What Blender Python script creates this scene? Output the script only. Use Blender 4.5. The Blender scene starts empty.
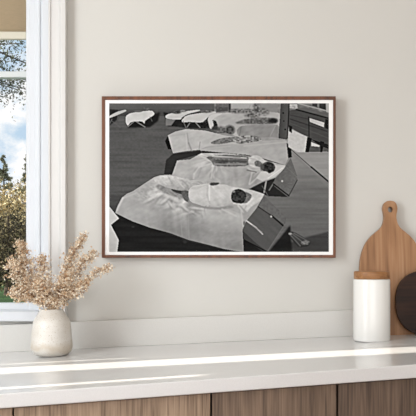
import bpy, bmesh, math, random
import numpy as np
from mathutils import Vector, Matrix

scene = bpy.context.scene
COL = scene.collection

# ------------------------------------------------------------------ camera, world, lights
FPX = 858.0          # focal length in pixels of the 416 px frame
CAMZ = 1.133
CAMD = 2.2
cam_data = bpy.data.cameras.new('camera')
cam = bpy.data.objects.new('camera', cam_data)
COL.objects.link(cam)
cam.location = (0, -CAMD, CAMZ)
cam.rotation_euler = (math.radians(90), 0, 0)
cam_data.sensor_width = 36
cam_data.lens = FPX / 416 * 36
cam_data.shift_y = 47 / 416
cam_data.clip_end = 500
scene.camera = cam

world = bpy.data.worlds.new('sky')
scene.world = world
world.use_nodes = True
nt = world.node_tree
nt.nodes.clear()
w_out = nt.nodes.new('ShaderNodeOutputWorld')
w_bg = nt.nodes.new('ShaderNodeBackground')
w_tc = nt.nodes.new('ShaderNodeTexCoord')
w_map = nt.nodes.new('ShaderNodeMapping')
w_map.inputs['Scale'].default_value = (1, 1, 1.6)
w_noise = nt.nodes.new('ShaderNodeTexNoise')
w_noise.inputs['Scale'].default_value = 9
w_noise.inputs['Detail'].default_value = 7
w_noise.inputs['Roughness'].default_value = 0.6
w_ramp = nt.nodes.new('ShaderNodeValToRGB')
w_ramp.color_ramp.elements[0].position = 0.40
w_ramp.color_ramp.elements[0].color = (0.50, 0.67, 0.83, 1)
w_ramp.color_ramp.elements[1].position = 0.51
w_ramp.color_ramp.elements[1].color = (1.0, 1.0, 1.0, 1)
nt.links.new(w_tc.outputs['Generated'], w_map.inputs['Vector'])
nt.links.new(w_map.outputs['Vector'], w_noise.inputs['Vector'])
nt.links.new(w_noise.outputs['Fac'], w_ramp.inputs['Fac'])
nt.links.new(w_ramp.outputs['Color'], w_bg.inputs['Color'])
w_bg.inputs['Strength'].default_value = 1.1
nt.links.new(w_bg.outputs['Background'], w_out.inputs['Surface'])


def light(name, kind, loc, target, energy, color=(1, 1, 1), size=None, size_y=None, angle=None):
    d = bpy.data.lights.new(name, kind)
    d.energy = energy
    d.color = color
    if size:
        d.shape = 'RECTANGLE'
        d.size = size
        d.size_y = size_y or size
    if angle is not None:
        d.angle = angle
    o = bpy.data.objects.new(name, d)
    COL.objects.link(o)
    o.location = loc
    v = Vector(target) - Vector(loc)
    o.rotation_euler = v.to_track_quat('-Z', 'Y').to_euler()
    return o


TAN_EL = 0.325
light('sun', 'SUN', (-8, -2, 6), (-8 + 1, -2 + 0.042, 6 - TAN_EL), 13, (1.0, 0.93, 0.82), angle=math.radians(0.45))
light('window_daylight', 'AREA', (-1.62, -1.65, 1.6), (0.3, 0.0, 1.15), 34, (0.93, 0.975, 1.0), 0.75, 1.3)
light('room_fill', 'AREA', (0.25, -3.9, 1.35), (-0.1, 0, 0.95), 46, (0.985, 0.985, 1.0), 2.4, 2.0)  # added fill lamp behind the camera, lifts the counter front and cabinets

scene.view_settings.view_transform = 'Standard'
scene.view_settings.look = 'None'
scene.view_settings.exposure = 0.0
scene.view_settings.gamma = 1.0
scene.view_settings.use_curve_mapping = False

# ------------------------------------------------------------------ helpers
def tag(o, label=None, cat=None, group=None, kind=None):
    if label: o['label'] = label
    if cat: o['category'] = cat
    if group: o['group'] = group
    if kind: o['kind'] = kind
    return o


def empty(name, loc, label=None, cat=None, group=None):
    o = bpy.data.objects.new(name, None)
    o.empty_display_size = 0.05
    COL.objects.link(o)
    o.location = loc
    return tag(o, label, cat, group)


def link(name, bm, m, parent=None, smooth=False, bevel=0, segs=2):
    me = bpy.data.meshes.new(name)
    bm.normal_update()
    bm.to_mesh(me)
    bm.free()
    if isinstance(m, (list, tuple)):
        for q in m: me.materials.append(q)
    else:
        me.materials.append(m)
    if smooth:
        for p in me.polygons: p.use_smooth = True
    o = bpy.data.objects.new(name, me)
    COL.objects.link(o)
    if parent: o.parent = parent
    if bevel:
        b = o.modifiers.new('bevel', 'BEVEL')
        b.width = bevel
        b.segments = segs
        b.limit_method = 'ANGLE'
        b.angle_limit = math.radians(40)
    return o


def add_box(bm, x0, x1, y0, y1, z0, z1):
    vs = [bm.verts.new((x, y, z)) for z in (z0, z1) for y in (y0, y1) for x in (x0, x1)]
    for f in ((0, 2, 3, 1), (4, 5, 7, 6), (0, 1, 5, 4), (2, 6, 7, 3), (0, 4, 6, 2), (1, 3, 7, 5)):
        bm.faces.new([vs[i] for i in f])
    return vs


def add_hexa(bm, pts):
    """eight points: four below (ccw), four above"""
    vs = [bm.verts.new(p) for p in pts]
    for f in ((3, 2, 1, 0), (4, 5, 6, 7), (0, 1, 5, 4), (1, 2, 6, 5), (2, 3, 7, 6), (3, 0, 4, 7)):
        bm.faces.new([vs[i] for i in f])
    return vs


def add_profile(bm, pts, z0, z1):
    """closed plan outline extruded upwards"""
    a = [bm.verts.new((x, y, z0)) for x, y in pts]
    b = [bm.verts.new((x, y, z1)) for x, y in pts]
    n = len(pts)
    for i in range(n):
        bm.faces.new((a[i], a[(i + 1) % n], b[(i + 1) % n], b[i]))
    bm.faces.new(b)
    bm.faces.new(list(reversed(a)))
    bmesh.ops.recalc_face_normals(bm, faces=bm.faces)


def add_lathe(bm, prof, n=64, closed=False):
    rings = []
    for r, z in prof:
        if r < 1e-6:
            rings.append([bm.verts.new((0, 0, z))])
        else:
            rings.append([bm.verts.new((r * math.cos(2 * math.pi * i / n), r * math.sin(2 * math.pi * i / n), z)) for i in range(n)])
    for a, b in zip(rings[:-1], rings[1:]):
        for i in range(n):
            j = (i + 1) % n
            if len(a) == 1 and len(b) == 1: continue
            if len(a) == 1: bm.faces.new((a[0], b[i], b[j]))
            elif len(b) == 1: bm.faces.new((a[i], a[j], b[0]))
            else: bm.faces.new((a[i], a[j], b[j], b[i]))
    bmesh.ops.recalc_face_normals(bm, faces=bm.faces)


def add_tube(bm, pts, r0, r1, n=6):
    rings = []
    N = len(pts)
    for k, p in enumerate(pts):
        p = Vector(p)
        d = (Vector(pts[min(k + 1, N - 1)]) - Vector(pts[max(k - 1, 0)])).normalized()
        u = d.orthogonal().normalized() if abs(d.x) > 0.9 else d.cross(Vector((1, 0, 0))).normalized()
        v = d.cross(u)
        r = r0 + (r1 - r0) * k / (N - 1)
        rings.append([bm.verts.new(p + (u * math.cos(2 * math.pi * i / n) + v * math.sin(2 * math.pi * i / n)) * r) for i in range(n)])
    for a, b in zip(rings[:-1], rings[1:]):
        for i in range(n):
            j = (i + 1) % n
            bm.faces.new((a[i], a[j], b[j], b[i]))
    bm.faces.new(rings[-1])
    bm.faces.new(list(reversed(rings[0])))


def srgb(r, g, b):
    def f(c):
        c /= 255
        return c / 12.92 if c <= 0.04045 else ((c + 0.055) / 1.055) ** 2.4
    return (f(r), f(g), f(b), 1)


def mat(name, color, rough=0.6, spec=0.5, noise=None, bump=None, **kw):
    """noise: (scale, color2, detail, vector scale); bump: (scale, strength)"""
    m = bpy.data.materials.new(name)
    m.use_nodes = True
    t = m.node_tree
    p = t.nodes['Principled BSDF']
    p.inputs['Base Color'].default_value = color
    p.inputs['Roughness'].default_value = rough
    p.inputs['Specular IOR Level'].default_value = spec
    for k, v in kw.items(): p.inputs[k].default_value = v
    tc = t.nodes.new('ShaderNodeTexCoord')
    if noise:
        sc, c2, det, vs = noise
        mp = t.nodes.new('ShaderNodeMapping')
        mp.inputs['Scale'].default_value = vs
        nz = t.nodes.new('ShaderNodeTexNoise')
        nz.inputs['Scale'].default_value = sc
        nz.inputs['Detail'].default_value = det
        rp = t.nodes.new('ShaderNodeValToRGB')
        rp.color_ramp.elements[0].position = 0.35
        rp.color_ramp.elements[1].position = 0.65
        rp.color_ramp.elements[0].color = color
        rp.color_ramp.elements[1].color = c2
        t.links.new(tc.outputs['Object'], mp.inputs['Vector'])
        t.links.new(mp.outputs['Vector'], nz.inputs['Vector'])
        t.links.new(nz.outputs['Fac'], rp.inputs['Fac'])
        t.links.new(rp.outputs['Color'], p.inputs['Base Color'])
    if bump:
        nb = t.nodes.new('ShaderNodeTexNoise')
        nb.inputs['Scale'].default_value = bump[0]
        nb.inputs['Detail'].default_value = 4
        bp = t.nodes.new('ShaderNodeBump')
        bp.inputs['Strength'].default_value = bump[1]
        bp.inputs['Distance'].default_value = 0.002
        t.links.new(tc.outputs['Object'], nb.inputs['Vector'])
        t.links.new(nb.outputs['Fac'], bp.inputs['Height'])
        t.links.new(bp.outputs['Normal'], p.inputs['Normal'])
    return m


def wood(name, dark, mid, lite, rough=0.5, scale=1.0, grain_axis='z', fine=220, offset=(0, 0, 0), cath=0.5):
    """long grain wood: stretched noise, a few cathedral lines and fine pores"""
    m = bpy.data.materials.new(name)
    m.use_nodes = True
    t = m.node_tree
    N = t.nodes.new
    p = t.nodes['Principled BSDF']
    p.inputs['Roughness'].default_value = rough
    tc = N('ShaderNodeTexCoord')
    s = {'z': (1, 1, 0.10), 'x': (0.10, 1, 1)}[grain_axis]
    mp = N('ShaderNodeMapping')
    mp.inputs['Scale'].default_value = tuple(a * scale for a in s)
    mp.inputs['Location'].default_value = offset
    t.links.new(tc.outputs['Object'], mp.inputs['Vector'])
    n1 = N('ShaderNodeTexNoise'); n1.inputs['Scale'].default_value = 11; n1.inputs['Detail'].default_value = 3
    n1.inputs['Distortion'].default_value = 0.6
    wv = N('ShaderNodeMath'); wv.operation = 'MULTIPLY'; wv.inputs[1].default_value = 46
    sn = N('ShaderNodeMath'); sn.operation = 'SINE'
    n2 = N('ShaderNodeTexNoise'); n2.inputs['Scale'].default_value = fine; n2.inputs['Detail'].default_value = 2
    t.links.new(mp.outputs['Vector'], n1.inputs['Vector'])
    mp2 = N('ShaderNodeMapping')
    s2 = {'z': (1, 1, 0.03), 'x': (0.03, 1, 1)}[grain_axis]
    mp2.inputs['Scale'].default_value = s2
    t.links.new(tc.outputs['Object'], mp2.inputs['Vector'])
    t.links.new(mp2.outputs['Vector'], n2.inputs['Vector'])
    t.links.new(n1.outputs['Fac'], wv.inputs[0])
    t.links.new(wv.outputs[0], sn.inputs[0])
    a = N('ShaderNodeMath'); a.operation = 'MULTIPLY_ADD'; a.inputs[1].default_value = 0.22 * cath; a.inputs[2].default_value = 0
    t.links.new(sn.outputs[0], a.inputs[0])
    b = N('ShaderNodeMath'); b.operation = 'ADD'
    t.links.new(a.outputs[0], b.inputs[0])
    t.links.new(n2.outputs['Fac'], b.inputs[1])
    rp = N('ShaderNodeValToRGB')
    rp.color_ramp.elements[0].position = 0.20; rp.color_ramp.elements[0].color = dark
    rp.color_ramp.elements[1].position = 0.84; rp.color_ramp.elements[1].color = lite
    e = rp.color_ramp.elements.new(0.5); e.color = mid
    t.links.new(b.outputs[0], rp.inputs['Fac'])
    t.links.new(rp.outputs['Color'], p.inputs['Base Color'])
    return m


def at(px, py, Y):
    """world point on the plane y = Y that the photograph shows at (px, py)"""
    d = CAMD + Y
    return Vector(((px - 208) / FPX * d, Y, CAMZ - (py - 255) / FPX * d))


# ------------------------------------------------------------------ materials
M_wall = mat('wall_paint', srgb(212, 210, 205), 0.85, 0.3, bump=(140, 0.08))
M_wall2 = mat('room_paint', srgb(225, 220, 212), 0.9, 0.2)
M_trim = mat('white_trim_paint', srgb(216, 219, 224), 0.35, 0.5)
M_casing = mat('warm_white_trim_paint', srgb(217, 215, 213), 0.35, 0.5)
M_floor = wood('floor_boards', srgb(120, 95, 70), srgb(150, 120, 92), srgb(170, 140, 110), 0.5, grain_axis='x', fine=60)
M_quartz = mat('white_quartz', srgb(222, 221, 221), 0.17, 0.5, noise=(420, srgb(226, 225, 225), 3, (1, 1, 1)))
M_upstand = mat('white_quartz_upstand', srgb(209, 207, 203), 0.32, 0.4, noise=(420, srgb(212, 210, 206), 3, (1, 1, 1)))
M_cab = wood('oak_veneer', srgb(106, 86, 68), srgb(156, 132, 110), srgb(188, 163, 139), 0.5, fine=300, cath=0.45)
M_cab2 = wood('oak_veneer_shaded', srgb(84, 67, 54), srgb(120, 99, 82), srgb(146, 123, 104), 0.5, fine=300, cath=0.45, offset=(.2, 0, .1))  # same oak, colour darkened for light fading to the right
M_cab3 = wood('oak_veneer_deep_shade', srgb(74, 59, 49), srgb(104, 85, 71), srgb(128, 107, 91), 0.5, fine=300, cath=0.45, offset=(.5, 0, .3))  # same oak darker still, shade put into the rightmost door's colour
M_carcass = mat('cabinet_carcass', srgb(40, 34, 30), 0.8)
M_frame = wood('walnut_frame', srgb(72, 38, 18), srgb(106, 60, 32), srgb(124, 74, 42), 0.45, fine=90, cath=0.3)
M_mat = mat('white_mount_card', srgb(252, 252, 252), 0.9, 0.1)
M_blind = mat('beige_linen', srgb(196, 176, 146), 0.9, 0.1, noise=(60, srgb(186, 168, 140), 4, (1, 1, 14)))
M_blindbar = mat('pale_blind_rail', srgb(205, 200, 184), 0.6)
M_ceramic = mat('white_glazed_ceramic', srgb(237, 236, 233), 0.22, 0.5)

M_vase = mat('cream_speckled_glaze', srgb(222, 218, 212), 0.38, 0.5, noise=(16, srgb(211, 205, 196), 6, (1, 1, 2.2)))


def glass_mat():
    m = bpy.data.materials.new('window_glass')
    m.use_nodes = True
    t = m.node_tree
    t.nodes.clear()
    o = t.nodes.new('ShaderNodeOutputMaterial')
    mx = t.nodes.new('ShaderNodeMixShader')
    tr = t.nodes.new('ShaderNodeBsdfTransparent')
    gl = t.nodes.new('ShaderNodeBsdfGlossy')
    gl.inputs['Roughness'].default_value = 0.02
    mx.inputs[0].default_value = 0.04
    t.links.new(tr.outputs[0], mx.inputs[1])
    t.links.new(gl.outputs[0], mx.inputs[2])
    t.links.new(mx.outputs[0], o.inputs['Surface'])
    return m


M_glass = glass_mat()

# ------------------------------------------------------------------ room shell
WX0, WX1 = -1.35, -0.405        # window opening in the back wall
WZ0, WZ1 = 0.985, 2.02
XL, XR, YF, ZC = -1.8, 2.3, -4.3, 2.6

bm = bmesh.new()
T = 0.16
add_box(bm, XL - .1, WX0, 0, T, 0, ZC)
add_box(bm, WX1, XR + .1, 0, T, 0, ZC)
add_box(bm, WX0, WX1, 0, T, 0, WZ0)
add_box(bm, WX0, WX1, 0, T, WZ1, ZC)
tag(link('wall_back', bm, M_wall), kind='structure')
bm = bmesh.new(); add_box(bm, XL - .1, XR + .1, YF - .1, T, -0.08, 0)
tag(link('floor', bm, M_floor), kind='structure')
bm = bmesh.new(); add_box(bm, XL - .1, XR + .1, YF - .1, T, ZC, ZC + .1)
tag(link('ceiling', bm, M_wall2), kind='structure')
bm = bmesh.new(); add_box(bm, XR, XR + .1, YF, 0, 0, ZC)
tag(link('wall_right', bm, M_wall2), kind='structure')
bm = bmesh.new(); add_box(bm, XL - .1, XR + .1, YF - .1, YF, 0, ZC)
tag(link('wall_front', bm, M_wall2), kind='structure')
# left wall: unseen opening and boards, added to cut the low sun into streaks
LY0, LY1, LZ0, LZ1 = -1.0, -0.2, 1.15, 2.0
bm = bmesh.new()
add_box(bm, XL - .06, XL, YF, LY0, 0, ZC)
add_box(bm, XL - .06, XL, LY1, 0, 0, ZC)
add_box(bm, XL - .06, XL, LY0, LY1, 0, LZ0)
add_box(bm, XL - .06, XL, LY0, LY1, LZ1, ZC)
tag(link('wall_left', bm, M_wall2), kind='structure')
w2 = empty('sun_slots', (0, 0, 0)); w2['kind'] = 'structure'


def board(y0a, y0b, y1a, y1b, za=LZ0, zb=LZ1):
    b = bmesh.new()
    x0, x1 = XL - .03, XL - .01
    add_hexa(b, [(x0, y0a, za), (x1, y0a, za), (x1, y1a, za), (x0, y1a, za),
                 (x0, y0b, zb), (x1, y0b, zb), (x1, y1b, zb), (x0, y1b, zb)])
    bmesh.ops.recalc_face_normals(b, faces=b.faces)
    link('sun_slot_board', b, M_trim, w2)


S2T = 0.28
def s2(z, w): return -0.706 + (z - 1.40) * S2T + w * .7
board(LY0, LY0, s2(LZ0, -.019), s2(LZ1, -.019))
board(s2(LZ0, .019), s2(LZ1, .019), -0.508, -0.508)
board(s2(1.50, -.019), s2(LZ1, -.019), s2(1.50, .019), s2(LZ1, .019), 1.50, LZ1)
board(-0.404, -0.404, -0.345, -0.358)
board(-0.345 + .014, -0.358 + .010, LY1, LY1)
board(-0.345, -.355, -0.331, -.345, 1.44, LZ1)

# ------------------------------------------------------------------ window
win = empty('window_1', (0, 0, 0)); win['kind'] = 'structure'
c_ = lambda px, Y: (px - 208) / FPX * (CAMD + Y)
# casing around the opening: profile in plan
oc = c_(65.7, -.03)


def casing_profile(mirror=False):
    pr = [(c_(48, -.012), 0.0), (c_(48, -.012), -.010), (c_(48.6, -.014), -.015), (c_(50, -.014), -.015), (c_(50.7, -.010), -.010),
          (c_(58.5, -.010), -.010), (c_(59.3, -.018), -.016), (c_(60.3, -.030), -.027), (c_(61, -.03), -.030), (oc - .001, -.030), (oc, -.028), (oc, 0.0)]
    if mirror: pr = [(WX0 + WX1 - x, y) for x, y in pr]
    return pr


bm = bmesh.new()
add_profile(bm, casing_profile(), 0.9, WZ1 + .09)
add_profile(bm, casing_profile(True), 0.9, WZ1 + .09)
add_box(bm, WX0 + WX1 - oc, oc, -.030, 0, WZ1 + .03, WZ1 + .12)
link('window_casing', bm, M_casing, win, bevel=.0008)
# inner frame with stops, set back in the opening
fx = c_(26.3, .045)
bm = bmesh.new()
pr = [(WX1 + .02, .012), (c_(43, .012), .012), (c_(43, .02), .018), (c_(40.3, .02), .022), (c_(40, .02), .017), (c_(38.6, .02), .017), (c_(38.2, .03), .028),
      (c_(35, .03), .028), (c_(34.6, .034), .034), (c_(30, .034), .034), (c_(29.6, .04), .040), (fx + .001, .040), (fx, .043), (fx, .10), (WX1 + .02, .10)]
prm = [(WX0 + WX1 - x, y) for x, y in pr]
add_profile(bm, pr, WZ0, WZ1)
add_profile(bm, prm, WZ0, WZ1)
add_box(bm, WX0 + WX1 - fx, fx, .045, .10, WZ1 - .05, WZ1)
zr = at(0, 303.0, .075).z
add_box(bm, WX0 + WX1 - fx, fx, .060, .10, WZ0, zr)
link('window_frame', bm, M_trim, win, bevel=.0006)
# muntin bars
za, zb = at(0, 77.4, .07).z, at(0, 71.2, .07).z
M_munt = mat('shaded_sash_white', srgb(206, 210, 210), 0.4)  # white sash with its shade mixed into the colour
bm = bmesh.new(); add_box(bm, WX0 + WX1 - fx, fx, .068, .098, za, zb)
link('muntin', bm, M_munt, win, bevel=.002)
bm = bmesh.new(); add_box(bm, WX0 + WX1 - fx, fx, .083, .087, zr, WZ1 - .05)
link('pane', bm, M_glass, win)
# sill board
zs = at(0, 311.5, -.035).z; zs2 = at(0, 321.5, -.035).z
bm = bmesh.new(); add_box(bm, WX0 - .02, c_(41, 0), -.035, .062, zs2, zs)
link('window_sill', bm, M_trim, win, bevel=.0025)

# beige blind pulled up inside the window
bl = empty('window_blind', (-.87, .056, at(0, 32, .055).z), 'beige fabric blind raised to the top of the window, with pale bottom rail', 'blind')
b0, b1 = WX0 + WX1 - fx + .004, fx - .0005
zb0 = at(0, 32, .055).z
bm = bmesh.new()
o0 = Vector(bl.location)
zz = [0]
z = 0
while z < WZ1 - .052 - zb0:
    zz.append(z); z += .012
zz.append(WZ1 - .052 - zb0)
zz = sorted(set(zz))
prev = None
for z in zz:
    y = .002 * math.sin(z * 40)
    r = [bm.verts.new((x - o0.x, y, z)) for x in (b0, b1)]
    if prev: bm.faces.new((prev[0], prev[1], r[1], r[0]))
    prev = r
g = link('fabric', bm, M_blind, bl, smooth=True)
s = g.modifiers.new('s', 'SOLIDIFY'); s.thickness = .0012
bm = bmesh.new(); add_box(bm, b0 - o0.x, b1 - o0.x, -.008, .008, at(0, 39.6, .055).z - o0.z, 0)
link('bottom_rail', bm, M_blindbar, bl, bevel=.003)

# ------------------------------------------------------------------ counter (its line rises gently to the right)
H0, SL = 0.2231, 0.0465
def ztop(x): return CAMZ - H0 + SL * x
CX0, CX1 = -1.0, 1.02
def yfront(x): return -CAMD + 1.480 + (x + .359) * (1.606 - 1.480) / (.389 + .359)
THK = .0255
M_q = M_quartz
bm = bmesh.new()
add_hexa(bm, [(CX0, yfront(CX0), ztop(CX0) - THK), (CX1, yfront(CX1), ztop(CX1) - THK), (CX1, 0, ztop(CX1) - THK), (CX0, 0, ztop(CX0) - THK),
              (CX0, yfront(CX0), ztop(CX0)), (CX1, yfront(CX1), ztop(CX1)), (CX1, 0, ztop(CX1)), (CX0, 0, ztop(CX0))])
ct = link('countertop', bm, M_quartz, bevel=.0022, segs=3)
tag(ct, 'long white polished stone countertop crossed by bands of sunlight', 'countertop')
UH = .0675
bm = bmesh.new()
def zup(x): return CAMZ - .1552 + .0435 * x
add_hexa(bm, [(CX0, -.02, ztop(CX0)), (CX1, -.02, ztop(CX1)), (CX1, 0, ztop(CX1)), (CX0, 0, ztop(CX0)),
              (CX0, -.02, zup(CX0)), (CX1, -.02, zup(CX1)), (CX1, 0, zup(CX1)), (CX0, 0, zup(CX0))])
up = link('backsplash', bm, M_upstand, bevel=.0012)
tag(up, 'low white stone upstand along the wall behind the countertop', 'backsplash')

# ------------------------------------------------------------------ cabinets below
def cab_x(px):
    # x of a seam seen at px on the cabinet front plane
    x = 0.
    for _ in range(20):
        x = (px - 208) / FPX * (CAMD + yfront(x) + .016)
    return x
seams = [CX0 + .02, cab_x(13), cab_x(211.2), cab_x(337.3), 1.0]
labels = ['narrow oak base cabinet at the window end, left of the vase',
          'wide oak base cabinet beneath the vase and the picture',
          'medium oak base cabinet between the picture and the white canister',
          'oak base cabinet, door colour darkened for shade, beneath the canister and chopping boards']
for i in range(4):
    x0, x1 = seams[i], seams[i + 1]
    c = empty('base_cabinet', ((x0 + x1) / 2, yfront((x0 + x1) / 2) + .2, 0), labels[i], 'cabinet', 'oak base cabinets under the countertop')
    o = Vector(c.location)
    gap = .0018
    b = bmesh.new()
    add_hexa(b, [tuple(Vector(p) - o) for p in [(x0 + .0004, yfront(x0) + .038, .09), (x1 - .0004, yfront(x1) + .038, .09), (x1 - .0004, -.01, .09), (x0 + .0004, -.01, .09),
             (x0 + .0004, yfront(x0) + .038, ztop(x0) - THK - .001), (x1 - .0004, yfront(x1) + .038, ztop(x1) - THK - .001), (x1 - .0004, -.01, ztop(x1) - THK - .001), (x0 + .0004, -.01, ztop(x0) - THK - .001)]])
    link('body', b, M_carcass, c)
    b = bmesh.new()
    add_hexa(b, [tuple(Vector(p) - o) for p in [(x0 + .0004, yfront(x0) + .09, 0), (x1 - .0004, yfront(x1) + .09, 0), (x1 - .0004, -.02, 0), (x0 + .0004, -.02, 0),
             (x0 + .0004, yfront(x0) + .09, .088), (x1 - .0004, yfront(x1) + .09, .088), (x1 - .0004, -.02, .088), (x0 + .0004, -.02, .088)]])
    link('plinth', b, M_carcass, c)
    b = bmesh.new()
    add_hexa(b, [tuple(Vector(p) - o) for p in [(x0 + gap, yfront(x0) + .016, .095), (x1 - gap, yfront(x1) + .016, .095), (x1 - gap, yfront(x1) + .036, .095), (x0 + gap, yfront(x0) + .036, .095),
             (x0 + gap, yfront(x0) + .016, ztop(x0) - THK - .003), (x1 - gap, yfront(x1) + .016, ztop(x1) - THK - .003), (x1 - gap, yfront(x1) + .036, ztop(x1) - THK - .003), (x0 + gap, yfront(x0) + .036, ztop(x0) - THK - .003)]])
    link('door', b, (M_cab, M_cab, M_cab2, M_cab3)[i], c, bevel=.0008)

# ------------------------------------------------------------------ framed photograph
DEP = .031
F0 = at(101.7, 96.2, -DEP); F1 = at(335.8, 257.8, -DEP)
I0 = at(104.9, 99.8, -DEP); I1 = at(333.2, 255.0, -DEP)
P0 = at(109.2, 103.3, -DEP + .002); P1 = at(328.8, 251.8, -DEP + .002)
fr = empty('picture_frame', ((F0.x + F1.x) / 2, 0, (F0.z + F1.z) / 2),
           'thin walnut frame holding a black and white photograph, hanging on the wall', 'picture')
o = Vector(fr.location)
bm = bmesh.new()
def quad_ring(y_front, y_back):
    A = [(F0.x, F0.z), (F1.x, F0.z), (F1.x, F1.z), (F0.x, F1.z)]
    B = [(I0.x, I0.z), (I1.x, I0.z), (I1.x, I1.z), (I0.x, I1.z)]
    mk = lambda L, y: [bm.verts.new((x - o.x, y, z - o.z)) for x, z in L]
    Af, Bf, Ab, Bb = mk(A, y_front), mk(B, y_front), mk(A, y_back), mk(B, y_back)
    for i in range(4):
        j = (i + 1) % 4
        bm.faces.new((Af[i], Af[j], Bf[j], Bf[i]))
        bm.faces.new((Bf[i], Bf[j], Bb[j], Bb[i]))
        bm.faces.new((Bb[i], Bb[j], Ab[j], Ab[i]))
        bm.faces.new((Ab[i], Ab[j], Af[j], Af[i]))
    bmesh.ops.recalc_face_normals(bm, faces=bm.faces)
quad_ring(-DEP, -.001)
link('frame', bm, M_frame, fr, bevel=.0009)
bm = bmesh.new(); add_box(bm, I0.x - o.x + .0001, I1.x - o.x - .0001, -(DEP - .0025), -.006, I1.z - o.z + .0001, I0.z - o.z - .0001)
link('mount', bm, M_mat, fr)

# the printed photograph: tones laid out on the sheet in print units (220 x 149)
PW, PH = 219.6, 148.5
RES = 3
GW, GH = int(PW * RES) + 1, int(PH * RES) + 1
gx, gy = np.meshgrid((np.arange(GW) + .0) / RES + 109.2, (np.arange(GH) + .0) / RES + 103.3)
rng = np.random.default_rng(7)


def vnoise(sx, sy, seed, ang=0.):
    r = np.random.default_rng(seed)
    ca, sa = math.cos(ang), math.sin(ang)
    X = (gx * ca + gy * sa) / sx + 500; Y = (-gx * sa + gy * ca) / sy + 500
    g = r.random((256, 256))
    xi, yi = np.floor(X).astype(int), np.floor(Y).astype(int)
    fx_, fy_ = X - xi, Y - yi
    fx_ = fx_ * fx_ * (3 - 2 * fx_); fy_ = fy_ * fy_ * (3 - 2 * fy_)
    q = lambda a, b: g[a % 256, b % 256]
    return ((q(xi, yi) * (1 - fx_) + q(xi + 1, yi) * fx_) * (1 - fy_) + (q(xi, yi + 1) * (1 - fx_) + q(xi + 1, yi + 1) * fx_) * fy_) * 2 - 1


def inside(poly):
    m = np.zeros(gx.shape, bool)
    n = len(poly)
    for i in range(n):
        x0, y0 = poly[i]; x1, y1 = poly[(i + 1) % n]
        if y0 == y1: continue
        c = ((gy >= min(y0, y1)) & (gy < max(y0, y1)))
        xx = x0 + (gy - y0) * (x1 - x0) / (y1 - y0)
        m ^= c & (gx < xx)
    return m


def smooth_poly(p, it=2):
    for _ in range(it):
        q = []
        for i in range(len(p)):
            a, b = p[i], p[(i + 1) % len(p)]
            q += [(a[0] * .8 + b[0] * .2, a[1] * .8 + b[1] * .2), (a[0] * .2 + b[0] * .8, a[1] * .2 + b[1] * .8)]
        p = q
    return p


def blur(a, r):
    for ax in (0, 1):
        acc = a.copy(); n = 1
        for k in range(1, r + 1):
            m_ = a.shape[ax] - 1
            s1 = np.take(a, np.clip(np.arange(m_ + 1) - k, 0, m_), ax); s2_ = np.take(a, np.clip(np.arange(m_ + 1) + k, 0, m_), ax)
            acc = acc + s1 + s2_; n += 2
        a = acc / n
    return a


img = np.full(gx.shape, 60.0)
def fill(poly, val, soft=0, sm=0, tex=None, lo=None):
    """val: number or array"""
    global img
    if sm: poly = smooth_poly(poly, sm)
    m = inside(poly).astype(float)
    if soft: m = blur(m, soft)
    v = val
    if tex is not None: v = v + tex
    img = img * (1 - m) + v * m
def line(x0, y0, x1, y1, w, val, soft=1, a=1.):
    global img
    dx, dy = x1 - x0, y1 - y0
    L = math.hypot(dx, dy)
    t = np.clip(((gx - x0) * dx + (gy - y0) * dy) / L ** 2, 0, 1)
    d = np.hypot(gx - x0 - t * dx, gy - y0 - t * dy)
    m = np.clip((w / 2 + .4 * soft - d) / (.8 * soft), 0, 1) * a
    img = img * (1 - m) + val * m
def blob(cx, cy, rx, ry, val, soft=.25, tex=None, ang=0., a=1.):
    global img
    ca, sa = math.cos(ang), math.sin(ang)
    X = (gx - cx) * ca + (gy - cy) * sa; Y = -(gx - cx) * sa + (gy - cy) * ca
    d = np.hypot(X / rx, Y / ry)
    m = np.clip((1 + soft - d) / (2 * soft), 0, 1) * a
    v = val + (tex if tex is not None else 0)
    img = img * (1 - m) + v * m

speck = vnoise(1.6, 1.3, 1) * 1.0
speck2 = vnoise(3.2, 2.4, 2)
cloth = vnoise(9, 5, 3, .5) * 8 + vnoise(4, 2, 4, -.4) * 6
streak = vnoise(40, 1.6, 5) * 5 + vnoise(18, 3, 6) * 4
vfold = vnoise(3.5, 40, 8, -.12) * 8 + vnoise(8, 30, 9) * 5
def radial(cx, cy, ka, kr, seed, warp=1.):
    """creases that fan out from a point"""
    r = np.hypot(gx - cx, (gy - cy) * 1.3) + 1
    a = np.arctan2((gy - cy) * 1.3, gx - cx) + vnoise(9, 7, seed + 50) * .18 * warp
    g = np.random.default_rng(seed).random((256, 256))
    X = (a + 7) * ka; Y = r / kr
    xi, yi = np.floor(X).astype(int), np.floor(Y).astype(int)
    u_, v_ = X - xi, Y - yi
    u_ = u_ * u_ * (3 - 2 * u_); v_ = v_ * v_ * (3 - 2 * v_)
    q = lambda p, w: g[p % 256, w % 256]
    n = ((q(xi, yi) * (1 - u_) + q(xi + 1, yi) * u_) * (1 - v_) + (q(xi, yi + 1) * (1 - u_) + q(xi + 1, yi + 1) * u_) * v_) * 2 - 1
    return n


crumple = (1 - 2 * np.abs(vnoise(5, 2.6, 61, .6))) * 9 + (1 - 2 * np.abs(vnoise(3, 1.8, 62, -.5))) * 8
# floor and back wall
img = 95 + streak + speck * 1.5
img = np.where(gy < 109, 98 + streak, img)
img = np.where((gy >= 109) & (gy < 116), 92 - (gy - 109) * 2 + streak, img)
img = img - np.clip((gy - 190) / 30, 0, 1) * 34 * (gx < 250)
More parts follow.
